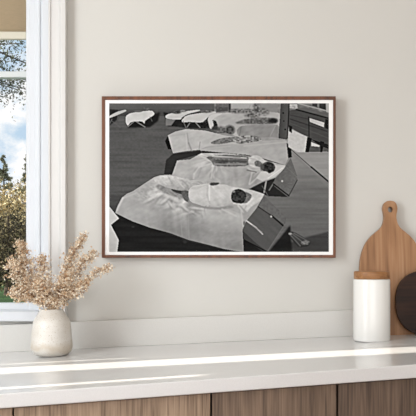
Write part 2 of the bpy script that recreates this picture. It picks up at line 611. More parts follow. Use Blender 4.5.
# right floor
rt = np.clip((gy - 140) / 50, 0, 1)
fill([(255, 103), (329, 103), (329, 253), (240, 253), (255, 200), (280, 160)], 164 - rt * 44 - np.clip((gy - 200) / 50, 0, 1) * 14 + streak, 2)
fill([(290, 150), (300, 148), (330, 150), (330, 184), (310, 168)], 158 + streak, 1)
line(287, 146, 312, 168, .6, 70); line(311, 167, 330, 183, 1.5, 40)
line(288, 149, 330, 188, 2.5, 135, 2, .5)
fill([(285, 244), (310, 236), (330, 231), (330, 253), (280, 253)], 76 + streak * .7, 3)
# back wall strip at the right
fill([(214, 103), (290, 103), (290, 114), (214, 114)], 140 + speck2 * 15, 1)
fill([(216, 103), (228, 103), (228, 108), (216, 109)], 110 + speck * 6)
fill([(216, 108), (228, 107), (228, 111), (216, 112)], 90, 1)
fill([(231, 103), (254, 103), (253, 109), (231, 109)], 178, 1)
fill([(258, 104), (278, 104), (277, 112), (258, 111)], 150 + streak, 1)
line(229.3, 103, 229.5, 113, 2, 70); line(255.3, 103, 255.5, 112, 2, 80)
# cots along the back
fill([(109, 109), (118, 110), (117, 120), (109, 126)], 50, 2)
fill([(109, 116), (117, 111.7), (125.6, 109.5), (126.6, 110.9), (120, 114), (109, 118.4)], 190, 0, 1, cloth * .5)
line(112, 119, 110, 123, .7, 120); line(112, 121, 120, 127, .6, 105); line(120, 115, 117, 122, .6, 85)
fill([(126, 120), (150, 116), (160, 112), (158, 121), (150, 127), (128, 128)], 42, 3)
fill([(125.6, 116), (130, 113.2), (138.6, 111.7), (151.6, 110.3), (154.5, 113.2), (153.8, 115.3), (145.1, 120.4), (144.4, 124), (142.2, 121.1), (130.7, 121.8), (127.8, 126.1), (125.6, 122.5)], 206, 0, 1, cloth * .6)
line(134, 121.5, 128, 126.5, .8, 150); line(136, 121.5, 145, 127, .8, 150); line(150, 117, 152, 121, .6, 110)
blob(146, 109, 3, 1.6, 95, .3, speck * 30); blob(138, 111.3, 4, 1.0, 110, .3)
fill([(163, 112), (185, 118), (217, 113), (217, 128), (190, 128), (168, 126)], 46, 2, 0, speck2 * 6)
fill([(165.8, 118), (176, 119), (171, 125.6), (165.6, 125.4)], 128, 1)
fill([(165, 116), (168.7, 113.6), (181.6, 111.7), (199, 109.5), (200.4, 110.7), (187.4, 113.9), (181.6, 117.5), (181, 119.6), (171.5, 119.4), (165.8, 118.2)], 200, 0, 1, cloth * .6)
blob(176.5, 112.3, 4.5, 1.6, 95, .3, speck * 28); blob(183, 111, 3, 1.2, 130, .3, speck * 20)
fill([(181.4, 120.4), (186, 115.3), (199, 113.2), (214.8, 111), (216.3, 113.2), (207.6, 116.8), (204.8, 121.8), (199, 122.6), (188.9, 121.8), (182.4, 122.6)], 202, 0, 1, cloth * .6)
line(195, 122, 200, 127.5, .8, 160); line(190, 122.5, 187, 127, .8, 150); line(183, 121, 186, 128, .7, 130)
fill([(200, 125), (204, 121), (209, 116.8), (213, 116), (217.5, 120), (217, 128), (200.4, 128)], 48, 1, 1, speck * 14)
line(211, 124, 214, 120, .8, 140); line(205, 122, 209, 119, .8, 85)
blob(206, 111.5, 6, 1.5, 120, .3, speck * 25)
# large pale bed in the distance
fill([(207, 117), (212, 113), (230, 112.5), (252, 110.5), (284, 113), (284, 128), (262, 132), (240, 137), (216, 137), (218, 122)], 186, 1, 1, cloth * .8)
fill([(207, 118), (212, 114), (224, 113), (212, 119), (214, 126), (210, 130)], 205, 1, 1)
blob(219, 107.8, 5, 1.6, 95, .4, speck * 15)
blob(236, 111, 6, 2, 120, .6, speck * 40); blob(247, 111, 7, 2.2, 125, .6, speck * 40); blob(256.5, 108, 3.2, 4.6, 125, .6, speck * 45)
blob(262, 112, 6, 3.5, 120, .4, speck * 40)
blob(252, 115.5, 7, 2.6, 120, .4, speck * 35)
fill([(234.5, 122.6), (243, 119.5), (252, 118), (263, 117.3), (275, 118.5), (278, 121), (275, 124), (262, 124.3), (248, 124), (238, 124)], 108, 2, 1, speck * 20 + crumple)
blob(273, 120.6, 4.5, 2.6, 58, .3, speck * 10)
# blanket over the next bed
line(246, 118, 250, 105, .7, 150, 1, .5)
fill([(236, 131), (240, 126), (250, 124.5), (276, 124), (281, 128), (279, 140), (262, 141), (240, 140)], 152, 1, 1, cloth + vfold * .5)
line(270, 136, 275, 126, 1.2, 175, 1, .5); line(241, 127, 239, 137, 1, 120, 1, .6)
# crowd of sleepers on the fourth bed
blob(220, 130.5, 7, 4.2, 112, .3, speck * 22); blob(229.5, 130, 5, 4.6, 92, .3, speck * 30); blob(215, 128, 3, 2, 70, .4)
fill([(205, 134), (225, 133), (236, 136), (236, 141), (214, 142)], 150, 1, 1, cloth)
# fourth bed, draped sheet
fill([(165, 141), (168.5, 135), (175, 150), (168, 149)], 30, 1)
fill([(167.8, 135.2), (175, 131.6), (186, 129), (205, 130.5), (225, 135.5), (262, 139), (262, 150), (225, 153), (200, 149.6), (186, 151), (173, 153.2), (171, 147)], 190, 0, 0, cloth * .8 + vfold * .4)
line(168, 136, 186, 134, 1, 172, 2, .6)
line(187, 133.5, 188.5, 143, 1, 158, 2, .8); line(188.5, 143, 191.5, 150.5, 1.2, 138, 2, .8); line(186, 134, 187, 150, .8, 210, 2, .6)
line(199, 149, 200, 142, 1, 165, 1)
fill([(210, 143), (214, 140.5), (222, 138), (236, 136.5), (240, 139), (228, 143), (215, 144.5)], 120, 1, 1, speck * 24)
fill([(230, 141), (236, 136.5), (248, 135), (259, 136.5), (262, 139), (256, 143), (240, 144)], 140, 1, 0, speck * 52)
fill([(262, 141), (260, 137.5), (272, 137), (286, 139), (284, 142)], 165, 1, 1, cloth)
fill([(199.5, 149.5), (206, 146.6), (216, 144.8), (240, 144), (262, 140.5), (284, 140), (289.5, 143), (290.8, 152), (285, 165), (262, 158), (245, 154.5), (225, 154), (202, 151.6)], 176, 0, 0, cloth * .6 + vnoise(20, 4, 12, -.1) * 6)
line(201, 149.6, 230, 146, .8, 192, 2, .6); line(244, 146, 286, 142, 1.4, 192, 1, .6)
fill([(286.5, 143), (290.6, 146), (291.6, 157), (288, 158)], 40, 1)
# shadow between third and fourth bed
fill([(173, 153.6), (200, 150.5), (202, 153.4), (186, 158), (178, 160), (172, 174), (164, 174), (166, 160)], 56 + streak * .5, 1)
fill([(201, 150.6), (225, 153), (250, 155), (228, 153.6), (203, 153)], 45, 1)
# third bed
tb = [(177, 160.5), (190, 159.3), (201, 153.2), (225, 153), (245, 155.5), (262, 159.5), (285, 165.5), (284, 169), (275, 177.5), (262, 182), (247, 189.6), (232, 191), (200, 190), (170, 180), (173, 172)]
fill(tb, 188, 0, 0, cloth * .7 + vfold * .4)
line(176, 164, 196, 165, 1, 168, 2, .5)
fan3 = radial(216, 158, 7, 22, 71) * 20 * np.clip(1.3 - np.hypot(gx - 208, (gy - 162) * 1.3) / 26, 0, 1) + radial(262, 168, 6, 16, 72) * 14 * np.clip(1.2 - np.hypot(gx - 256, (gy - 174) * 1.2) / 16, 0, 1)
fill(tb, 184 - np.clip((gy - 168) / 18, 0, 1) * 14, 0, 0, cloth * .8 + vfold * .9 + fan3 + vnoise(16, 8, 92, .3) * 9)
for a in [(199, 155, 214, 163, 1.2, 212), (213, 163, 199, 167, 1.1, 216), (199, 167, 194, 174, 1.1, 212), (194, 174, 193, 182, 1, 206), (201, 168, 198, 177, 1.0, 166), (213, 165, 211, 178, 1.1, 210), (217, 160, 212, 166, 1.8, 222), (215, 167, 215, 178, .8, 168),
          (248, 168, 254, 172, 1.2, 212), (252, 172, 249, 184, 1.2, 206), (231, 172, 230, 186, 1, 174), (262, 173, 250, 184, 1.1, 208)]:
    line(*a, 2, .75)
fill([(205, 156.6), (225, 154.6), (247, 155.6), (250, 160), (248, 166), (230, 166.5), (214, 166), (211, 161)], 118, 1, 1, speck * 18)
line(212, 156, 246, 158, 1.1, 200); line(214, 157.6, 240, 157.6, 1, 150, 1); line(216, 160.6, 246, 161.5, 1.6, 90); line(214, 164, 246, 164, 1.2, 165, 1, .7)
blob(223, 162, 5, 1.6, 84, .4, speck * 14)
fill([(247.4, 161), (250, 156.6), (255, 154.6), (261, 157), (266.4, 161.6), (262, 166), (257, 168), (250, 166.4)], 200, 1, 1, speck2 * 12 + crumple * .6)
fill([(254, 162), (257, 160), (261, 162), (263, 166), (259, 167), (255, 166)], 118, 1, 1, speck * 20); line(250, 158, 256, 160, 1.2, 165, 2, .6); line(249, 164, 255, 164, 1, 160, 2, .6); line(247, 170, 256, 172, 1.2, 120, 1, .8)
fill([(262, 170), (276, 165), (285.4, 165.2), (283, 170), (274, 177), (262, 181), (256, 178)], 205, 1, 0, cloth * .5)
line(268, 178, 282, 168, 1, 225)
fill([(261, 166), (263.6, 162.6), (268, 161.2), (273, 163), (275.4, 167), (274, 171), (269, 173.6), (266.6, 171.4), (262.6, 171)], 70, 1, 1, speck * 20 + speck2 * 18)
blob(262, 167, 2, 3.5, 95, .4)
# under the third bed and its wooden end
fill([(247, 190.5), (262, 182.6), (275, 178), (274, 186), (288, 197), (268, 196), (258, 192)], 52, 1)
line(266, 181, 264, 192, 1.6, 160); line(269, 190, 274, 182, 1.2, 120); line(262, 186, 268, 196, .8, 100)
fill([(274.5, 179.5), (285, 167), (290.5, 157.5), (297, 176), (297, 180), (288.6, 195.8), (273.2, 184)], 108 + (gx - 275) * .4, 0, 0, speck * 4)
line(273.4, 184, 288.6, 195.6, 1.4, 40); line(288.6, 195.8, 297, 180, .8, 66); line(286, 167, 297, 177, .7, 140, 1, .4)
blob(282, 181, 1, 1, 195, .4)
# bench with post at the upper right
fill([(289, 103), (329, 103), (329, 118), (289, 112)], 128, 1, 0, speck2 * 20)
fill([(289, 104), (297, 104), (298, 109), (289, 108)], 185, 1, 0, speck * 20)
line(289, 112, 295, 113, 1.6, 45, 1)
line(298, 103.5, 329, 111.5, 1, 175)
fill([(312, 103), (317, 103), (317, 107), (312, 106)], 70); fill([(319, 103), (325.5, 103), (325.5, 110), (319, 108)], 62)
fill([(326, 103), (329.6, 103), (329.6, 113), (326, 112)], 185)
fill([(296, 108.5), (305, 107), (329.5, 114.5), (329.5, 119), (310, 112.5)], 108 + streak * .5, 1)
fill([(287.5, 111), (297, 109), (329.5, 117.5), (329.5, 146), (308, 138), (287, 126)], 84 + streak * .5, 1)
line(296, 109.5, 329, 118.5, 1.3, 42); line(290, 115, 308, 119, .9, 62, 1, .6); line(290, 119, 329, 132, 1.1, 58, 1, .7); line(290, 123, 328, 138, .8, 104, 1, .5)
line(308.6, 117, 308.8, 138, .8, 40)
fill([(309.2, 118), (324, 122.6), (323.6, 127.2), (309.6, 121.8)], 205, 0, 0, (gx - 316) * 1.2)
fill([(325, 119), (329.6, 120), (329.6, 130), (325, 128)], 40, 1)
fill([(287.4, 128), (308, 137), (306, 152), (297, 152), (288, 147)], 205, 1, 0, speck * 5)
fill([(288.6, 125), (292, 126.5), (291.6, 133), (288.6, 131)], 40, 1)
fill([(307, 137), (329.6, 145), (329.6, 152), (326, 151.5), (305, 152)], 95 + speck * 4)
fill([(307, 137), (311.6, 138.5), (308.6, 152), (305, 152)], 38)
fill([(311, 142), (319.6, 145.4), (319, 146.8), (311, 146)], 215)
fill([(320, 141), (324, 142), (322, 152), (320, 152)], 40); fill([(311, 139), (329.6, 145), (329.6, 149.6), (318, 144.6)], 46)
fill([(280.6, 103), (289, 103), (287, 139.6), (278.2, 138.2)], 84 + (gx - 283) * 1.6, 0, 0, vfold * .5)
line(289, 104, 287.2, 138, .9, 38)
blob(283, 113, .8, .8, 35); blob(285, 129.4, .8, .8, 35); blob(283.6, 121, .7, .7, 40)
# nearest bed
fill([(109, 212), (116, 213), (170, 234), (188, 241), (224, 249.5), (244, 252), (244, 253), (109, 253)], 44 + streak * .6, 2)
fill([(243, 236), (268, 252), (290, 225), (292, 253), (240, 253)], 44 + streak * .5, 3)
nb = [(115.2, 212.8), (118, 205), (122, 197.5), (127, 193.6), (133, 191), (145, 183), (154.5, 177), (160, 175.2), (170, 174.6), (190, 178.5), (210, 182.6), (226, 184), (250, 189.5), (264, 194), (262, 199), (256, 208.6), (246, 221), (242.4, 230), (243.6, 252), (224, 248.8), (206, 244), (188, 239.6), (170, 232.8), (150, 227.5), (132, 221)]
shade = 178 - np.clip((gy - (206 + (gx - 116) * .12)) / 14, 0, 1) * 22
fill(nb, shade, 0, 0, cloth * .7 + vfold * .6)
# creases around the sleeper
near = np.clip(1.25 - np.hypot((gx - 186) / 44, (gy - 197) / 20), 0, 1)
fan = (radial(205, 186, 13, 13, 81) * 40 + radial(182, 182, 10, 9, 82) * 32) * near
low = np.clip((gy - 206) / 10, 0, 1) * vfold * .9
upl = np.clip(1.2 - np.hypot((gx - 152) / 22, (gy - 192) / 14), 0, 1) * crumple * .9
shade = shade - np.clip((gx - 222) / 22, 0, 1) * 8 + vnoise(26, 14, 91, .3) * 9
fill(nb, shade + near * 6, 0, 0, cloth * .6 + fan + low + upl)
line(117, 210, 123, 198, 1.6, 208, 2, .8); line(123, 198, 136, 193, 1.4, 205, 2, .5)
line(117, 209, 122, 206, 1, 170, 2, .4); line(188, 206, 189, 238, .8, 172, 1, .35); line(180, 210, 182, 236, .8, 174, 1, .35)
# bedclothes bundled over the legs: a soft roll with its shadow below
fill([(158, 183), (170, 188), (184, 193.5), (190, 194), (190, 199), (176, 198), (164, 193), (156, 188)], 146, 3, 1, crumple)
fill([(170, 188.4), (180, 190.4), (188, 190.4), (190, 194.5), (184, 195), (174, 192)], 70, 1, 1)
roll = 186 + (183 - gy) * 3.2 + (gx - 170) * -.25
fill([(153, 180), (157, 177), (164, 175.2), (174, 176), (184, 178.4), (191, 181), (193, 186), (189, 190.6), (180, 190.4), (170, 188.4), (160, 184.6)], roll, 1, 2, crumple * .8 + speck * 5)
line(168, 176.4, 172, 183, 1, 150, 2, .5); line(176, 179, 184, 188, 1, 215, 2, .6); line(182, 180, 188, 186, 1.2, 146, 2, .6); line(160, 178, 166, 184, 1, 218, 2, .5)
fill([(181, 191), (186, 190), (190, 194), (190.6, 203), (185, 201), (182, 196)], 104, 1, 1, speck * 8)
for (x, y, rx, ry, an) in [(169, 197, 6, 2.0, .35), (176, 200, 6.4, 2.2, .55), (165, 200, 5, 1.6, -.7), (181, 205, 5, 1.8, .2), (159, 195, 5, 1.6, -.6), (171, 204.5, 4.6, 1.5, .9), (185, 208, 5, 1.5, .7), (196, 208, 6, 1.4, .1), (150, 199, 6, 1.6, -.5)]:
    blob(x + .4, y + 1.7, rx, ry, 148, .6, None, an, .6); blob(x, y, rx * .85, ry * .75, 218, .7, None, an, .7)
# sleeper in a white shirt
fill([(188.4, 196), (190, 202), (205, 206.4), (218, 207.4), (232, 205), (234, 208), (219, 209.6), (204, 208.6), (188, 204)], 152, 2, 1)
shirt = 203 - np.clip((gy - 197) / 10, 0, 1) * 16
fill([(188.7, 190), (190.4, 187.4), (194, 185.2), (201, 184.6), (208.8, 183), (217, 184.6), (226, 184.4), (230, 186.6), (232.4, 190), (233.6, 199), (230.6, 203.6), (224, 205), (218.5, 206.6), (210, 204.8), (203, 205.8), (190, 201.8), (188.2, 196)], shirt, 0, 1, cloth * .7 + radial(209, 184, 5, 14, 84) * 9 + crumple * .35)
fill([(209, 183.8), (212, 182.2), (220, 182.6), (217, 185), (211, 185.6)], 84, 1, 1)
line(207.4, 185, 207, 195, 1, 184, 2, .8); line(207, 195, 210, 204, 1, 178, 2, .7); line(209.2, 186, 209.4, 200, .9, 234, 2, .8); line(196, 189, 200, 198, 1, 200, 2, .5); line(224, 188, 231, 198, 1, 194, 2, .6); line(213, 190, 224, 203, 1, 200, 2, .4)
# pillow, head and arm
fill([(229, 186), (240, 188), (252, 190), (264, 194), (260, 201), (252, 206), (246, 211), (240, 205), (233, 204)], 202, 1, 0, cloth + crumple * .5)
fill([(238, 190.4), (247, 192), (252, 195), (250, 200), (246, 203.4), (238, 203)], 122, 1, 1, speck * 18 + speck2 * 10)
fill([(231.4, 192.6), (234, 189.8), (239, 188.6), (243.6, 190.6), (246.4, 194.6), (245.4, 199.6), (242.6, 203.4), (237, 203.2), (232.6, 202), (230.8, 198)], 60, 1, 1, speck * 16 + speck2 * 12)
blob(233.6, 191.4, 1.4, 1, 150, .5); line(247, 203.6, 253, 198, 1.4, 226, 2, .8)
for a in [(238, 205.6, 243, 212, 1.2, 222), (246, 206, 242, 214, 1.0, 165), (254, 202, 247, 211, 1.2, 220), (251, 207, 245, 218, .8, 170), (241, 211, 243, 226, 1.2, 204), (227, 207.6, 240, 213, 1.0, 168), (222, 209, 236, 216, 1.2, 208)]:
    line(*a, 2, .7)
# wooden end of the nearest bed
fill([(263.7, 195.5), (285.4, 216.6), (285, 223), (267.4, 250.6), (262, 249), (244, 239), (242.4, 229.5), (246, 221), (256, 208.5), (261, 200)], 98, 0, 0, vnoise(3, 20, 22, -.8) * 4)
fill([(263.7, 195.5), (285.4, 216.6), (284, 224), (258, 207)], 112, 0, 0, speck * 4)
line(258, 206.6, 272, 216, 1, 62); line(272, 216, 283, 225.6, 1.6, 40)
fill([(244, 239), (243, 231), (256, 243), (266, 250.5), (262, 251)], 74, 1); line(244, 240, 267, 251.6, 1.2, 34)
line(267.6, 250.6, 284.6, 224, .7, 130, 1, .6)
line(246.4, 220.6, 256, 227.6, 1.3, 205); line(256, 227.6, 262.4, 234, 1.2, 190); line(252, 225, 262, 232, .6, 150)
blob(271, 216.4, .9, .9, 220, .4); blob(244, 223, 1, 2, 120, .4)
# sandals on the floor and papers at the lower left
fill([(287, 232.6), (293, 231.2), (303, 237), (310.6, 242), (308.6, 246), (299, 247.4), (293, 241.6)], 60, 1, 1)
for k in range(5):
    line(289 + k * 1.2, 233.4 - k * .1, 300 + k * 2.2, 245.6 - k * 1.0, .8, 145 if k % 2 == 0 else 90, 2, .8)
blob(305, 242.6, 3.4, 2, 150, .4, speck * 50); blob(290, 233.6, 1.6, 1, 165, .4)
fill([(109, 206), (119, 218.3), (111, 224.7), (118.8, 240), (117, 253), (109, 253)], 202, 0, 0, speck2 * 4)
blob(133, 226.6, 1.4, .9, 60, .5); blob(185, 241.5, 1.8, 1.6, 62, .5)
img = blur(img, 1) * .6 + img * .4
img = img + .6 * (img - blur(blur(img, 4), 4)) + .35 * (img - blur(img, 2))
img = np.clip((img - 118) * 1.02 + 108 + speck * 2.5, 14, 240)
img = img * .95
lin = np.where(img / 255 <= .04045, img / 255 / 12.92, ((img / 255 + .055) / 1.055) ** 2.4)

bx = np.linspace(P0.x - o.x, P1.x - o.x, GW); bz = np.linspace(P0.z - o.z, P1.z - o.z, GH)
VX, VZ = np.meshgrid(bx, bz)
verts = np.stack([VX, np.full(VX.shape, -DEP + .0022), VZ], -1).reshape(-1, 3)
idx = np.arange(GW * GH).reshape(GH, GW)
quads = np.stack([idx[:-1, :-1], idx[1:, :-1], idx[1:, 1:], idx[:-1, 1:]], -1).reshape(-1, 4)
me = bpy.data.meshes.new('photographic_print')
me.vertices.add(len(verts)); me.vertices.foreach_set('co', verts.ravel().astype(np.float32))
me.loops.add(quads.size); me.loops.foreach_set('vertex_index', quads.ravel().astype(np.int32))
me.polygons.add(len(quads)); me.polygons.foreach_set('loop_start', np.arange(0, quads.size, 4, dtype=np.int32))
me.update(calc_edges=True)
ca = me.color_attributes.new('tone', 'FLOAT_COLOR', 'POINT')
l4 = np.ones((len(verts), 4), np.float32); l4[:, :3] = lin.reshape(-1, 1)
ca.data.foreach_set('color', l4.ravel())
M_print = bpy.data.materials.new('silver_print'); M_print.use_nodes = True
t = M_print.node_tree; p = t.nodes['Principled BSDF']
an = t.nodes.new('ShaderNodeAttribute'); an.attribute_name = 'tone'
t.links.new(an.outputs['Color'], p.inputs['Base Color']); p.inputs['Roughness'].default_value = .6
p.inputs['Specular IOR Level'].default_value = .0
me.materials.append(M_print)
pr_o = bpy.data.objects.new('photographic_print', me); COL.objects.link(pr_o); pr_o.parent = fr
pr_o['label'] = 'black and white print of people sleeping on cots'

# ------------------------------------------------------------------ vase
VC = Vector((-.3724, -.156, 0)); VC.z = ztop(VC.x)
vase = empty('vase', VC, 'cream speckled ceramic vase with a narrow neck, holding dried flowers', 'vase')
vs_ = 1 / 419.8
prof_px = [(0, 0), (10.5, 0), (14.5, .8), (17.6, 2.6), (19.8, 5), (20.8, 8), (20.7, 12), (20.2, 18), (19.7, 24), (19.0, 30), (18.4, 34), (17.4, 36.8), (15.6, 39.3), (14.0, 41.6), (12.9, 43.8), (11.9, 45.6), (11.6, 46.6), (11.2, 47.1), (10.6, 47.0), (10.3, 46.2), (10.6, 43), (13, 39), (15.5, 34), (17.5, 24), (18.4, 9), (14, 3), (0, 2.4)]
bm = bmesh.new(); add_lathe(bm, [(r * vs_, z * vs_) for r, z in prof_px], 72)
vb = link('body', bm, M_vase, vase, smooth=True)
sd = vb.modifiers.new('sub', 'SUBSURF'); sd.levels = 1; sd.render_levels = 2
# mottled glaze: fine brown speckles and a darker drip band near the foot
t = M_vase.node_tree; p = t.nodes['Principled BSDF']
src = p.inputs['Base Color'].links[0].from_socket
tc = t.nodes.new('ShaderNodeTexCoord')
vn = t.nodes.new('ShaderNodeTexNoise'); vn.inputs['Scale'].default_value = 520; vn.inputs['Detail'].default_value = 1
vr = t.nodes.new('ShaderNodeValToRGB'); vr.color_ramp.elements[0].position = .64; vr.color_ramp.elements[1].position = .72
mx = t.nodes.new('ShaderNodeMixRGB'); mx.inputs[2].default_value = srgb(176, 160, 138)
t.links.new(tc.outputs['Object'], vn.inputs['Vector']); t.links.new(vn.outputs['Fac'], vr.inputs['Fac'])
t.links.new(vr.outputs['Color'], mx.inputs[0]); t.links.new(src, mx.inputs[1])
sx = t.nodes.new('ShaderNodeSeparateXYZ'); t.links.new(tc.outputs['Object'], sx.inputs[0])
n3 = t.nodes.new('ShaderNodeTexNoise'); n3.inputs['Scale'].default_value = 34; n3.inputs['Detail'].default_value = 5
t.links.new(tc.outputs['Object'], n3.inputs['Vector'])
m1 = t.nodes.new('ShaderNodeMath'); m1.operation = 'MULTIPLY_ADD'; m1.inputs[1].default_value = .05; t.links.new(n3.outputs['Fac'], m1.inputs[0]); t.links.new(sx.outputs['Z'], m1.inputs[2])
r3 = t.nodes.new('ShaderNodeValToRGB')
cr = r3.color_ramp
cr.elements[0].position = .035; cr.elements[0].color = (0, 0, 0, 1)
cr.elements[1].position = .062; cr.elements[1].color = (0, 0, 0, 1)
e = cr.elements.new(.048); e.color = (.75, .75, .75, 1)
t.links.new(m1.outputs[0], r3.inputs['Fac'])
mx2 = t.nodes.new('ShaderNodeMixRGB'); mx2.inputs[2].default_value = srgb(196, 182, 162)
t.links.new(r3.outputs['Color'], mx2.inputs[0]); t.links.new(mx.outputs[0], mx2.inputs[1])
t.links.new(mx2.outputs[0], p.inputs['Base Color'])

# ------------------------------------------------------------------ dried flower sprays
def floret_mat():
    m = bpy.data.materials.new('dried_floret'); m.use_nodes = True
    t = m.node_tree; p = t.nodes['Principled BSDF']
    g = t.nodes.new('ShaderNodeNewGeometry'); r = t.nodes.new('ShaderNodeValToRGB')
    r.color_ramp.elements[0].color = srgb(164, 126, 92); r.color_ramp.elements[1].color = srgb(252, 244, 230)
    e = r.color_ramp.elements.new(.3); e.color = srgb(214, 184, 152)
    e = r.color_ramp.elements.new(.65); e.color = srgb(242, 225, 200)
    t.links.new(g.outputs['Random Per Island'], r.inputs['Fac']); t.links.new(r.outputs['Color'], p.inputs['Base Color'])
    p.inputs['Roughness'].default_value = .85
    p.inputs['Specular IOR Level'].default_value = .15
    return m
M_flor = floret_mat()
M_stem = mat('dried_stem', srgb(140, 100, 66), .8)
R = random.Random(11)


def add_floret(bm, c, s, rnd):
    """a little cup of four or five papery petals"""
    ax = Vector((rnd.gauss(0, 1), rnd.gauss(0, 1), rnd.gauss(.4, 1))).normalized()
    u = ax.orthogonal().normalized(); v = ax.cross(u)
    k = rnd.choice((4, 5))
    a0 = rnd.random() * 6.28
    cen = bm.verts.new(c)
    for i in range(k):
        a = a0 + 6.283 * i / k
        d = u * math.cos(a) + v * math.sin(a); w = ax.cross(d)
        m1 = bm.verts.new(c + (d * .55 + w * .38 + ax * .3) * s)
        m2 = bm.verts.new(c + (d * .55 - w * .38 + ax * .3) * s)
        tp = bm.verts.new(c + (d * 1.0 + ax * .75) * s)
        bm.faces.new((cen, m2, tp, m1))


def bez(p0, p1, p2, t): return p0 * (1 - t) ** 2 + p1 * 2 * t * (1 - t) + p2 * t * t


mouth = VC + Vector((0, 0, 47 * vs_))
def spray(tip, ctrl, width, n, label, start=.28, size=.0027):
    """tip and ctrl: (px, py, Y) as seen in the photograph"""
    base = VC + Vector((R.uniform(-.012, .012), R.uniform(-.012, .012), .012))
    neck = mouth + Vector(((tip[0] - 52) / 60 * .013 + R.uniform(-.003, .003), (tip[2] + .156) * .06, 0))
    P2 = at(*tip); P1 = at(*ctrl)
    root = empty('dried_flower_spray', base, label, 'dried flowers', 'dried flower sprays in the vase')
    bs = bmesh.new(); pts = [base - base, (base * .5 + neck * .5) - base]
    for i in range(13): pts.append(bez(neck, P1, P2, i / 12) - base)
    add_tube(bs, pts, .0012, .0004, 5)
    bt = bmesh.new(); bf = bmesh.new()
    L = (P2 - neck).length
    nb = n // 6
    for i in range(nb):
        t = start + (1 - start) * (i + R.random()) / nb
        p = bez(neck, P1, P2, t)
        tan = (bez(neck, P1, P2, min(1, t + .03)) - bez(neck, P1, P2, t - .03)).normalized()
        side = Vector((R.gauss(0, 1), R.gauss(0, .8), R.gauss(0, 1)))
        side = (side - tan * side.dot(tan)).normalized()
        wd = width * (1.0 - .72 * max(0, (t - .45) / .55) ** 1.6) * min(1, .55 + (t - start) * 2)
        ln = wd * R.uniform(.35, 1.1)
        e = p + side * ln + tan * ln * R.uniform(.3, 1.0)
        e.y = min(e.y, -.034)
        mid = p.lerp(e, .5) + side * ln * .08
        add_tube(bt, [p - base, mid - base, e - base], .0005, .00025, 3)
        for k in range(R.randint(7, 11)):
            s_ = R.uniform(.35, 1.05)
            q = p.lerp(e, s_) + Vector((R.gauss(0, 1), R.gauss(0, 1), R.gauss(0, 1))) * .0045
            q.y = min(q.y, -.030)
            add_floret(bf, q - base, size * R.uniform(.7, 1.25), R)
    link('stem', bs, M_stem, root)
    link('branchlets', bt, M_stem, root)['kind'] = 'stuff'
    link('florets', bf, M_flor, root)['kind'] = 'stuff'
    return root


spray((85, 236, -.10), (64, 262, -.13), .018, 560, 'tall dried spray leaning up and right to the highest tip', .12)
spray((96, 252, -.13), (72, 270, -.14), .018, 560, 'dried spray just below the tallest one, tip curling toward the picture frame', .12)
spray((111, 267, -.15), (88, 272, -.15), .009, 320, 'long thin dried spray reaching furthest right, tip drooping past the casing', .15)
spray((87, 284, -.19), (68, 288, -.19), .024, 560, 'short bushy dried spray low on the right side of the bouquet', .08)
spray((20, 243, -.11), (26, 275, -.13), .030, 760, 'tall fluffy dried spray leaning left across the window glass', .12)
spray((10, 262, -.15), (22, 282, -.15), .030, 780, 'dried spray spreading out to the far left of the bouquet', .15)
spray((14, 294, -.19), (26, 286, -.19), .028, 700, 'low dried spray drooping left toward the window sill', .12)
spray((41, 257, -.14), (44, 282, -.15), .026, 560, 'upright dried spray rising in front of the white casing', .10)
spray((40, 282, -.22), (47, 292, -.21), .030, 560, 'short dense dried spray at the front, just above the vase rim', .0)
spray((66, 276, -.20), (60, 290, -.20), .024, 520, 'short dried spray filling the gap below the two tall right sprays', .0)

# ------------------------------------------------------------------ canister
CC = Vector(((371.7 - 208) / FPX * 2.056, -.144, 0)); CC.z = ztop(CC.x) - .0006
can = empty('canister', CC, 'white ceramic canister with round wooden lid, in front of the chopping boards', 'canister')
CR = .0436; LB = .1485; LT = .1665
bm = bmesh.new()
add_lathe(bm, [(0, .001), (CR - .006, .001), (CR - .0045, 0), (CR - .0022, .0006), (CR - .0006, .0025), (CR, .005), (CR, LB - .004), (CR - .0006, LB - .0015), (CR - .002, LB - .0006), (CR - .005, LB - .001), (CR - .005, .008), (0, .007)], 96)
link('body', bm, M_ceramic, can, smooth=True)
M_lid = wood('acacia_lid', srgb(126, 82, 44), srgb(164, 116, 72), srgb(188, 140, 94), .45, grain_axis='x', fine=120)
bm = bmesh.new()
lr = CR - .0012
add_lathe(bm, [(0, LB - .012), (CR - .007, LB - .012), (CR - .007, LB), (lr - .0015, LB), (lr, LB + .0015), (lr, LT - .002), (lr - .0006, LT - .0008), (lr - .002, LT), (0, LT)], 96)
link('lid', bm, M_lid, can, smooth=False, bevel=0)
for pl in bpy.data.objects['lid'].data.polygons: pl.use_smooth = abs(pl.normal.z) < .5

# ------------------------------------------------------------------ chopping boards
def extrude_outline(bm, outer, holes, thick):
    """outline in the x-z plane, holes as loops of points; filled and given depth"""
    loops = [outer] + holes
    edges = []
    for lp in loops:
        vs = [bm.verts.new((x, 0, z)) for x, z in lp]
        for i in range(len(vs)): edges.append(bm.edges.new((vs[i], vs[(i + 1) % len(vs)])))
    r = bmesh.ops.triangle_fill(bm, use_beauty=True, use_dissolve=False, edges=edges)
    faces = [f for f in r['geom'] if isinstance(f, bmesh.types.BMFace)]
    ex = bmesh.ops.extrude_face_region(bm, geom=faces)
    for v in [g for g in ex['geom'] if isinstance(g, bmesh.types.BMVert)]: v.co.y += thick
    bmesh.ops.recalc_face_normals(bm, faces=bm.faces)


M_board = wood('oak_chopping_board', srgb(128, 88, 56), srgb(163, 119, 82), srgb(180, 138, 102), .55, fine=110, offset=(.3, .1, .6), cath=.5)
M_dark = wood('walnut_chopping_board', srgb(30, 17, 11), srgb(48, 28, 18), srgb(66, 40, 26), .5, fine=110, grain_axis='x')
M_dark.node_tree.nodes['Principled BSDF'].inputs['Specular IOR Level'].default_value = .25
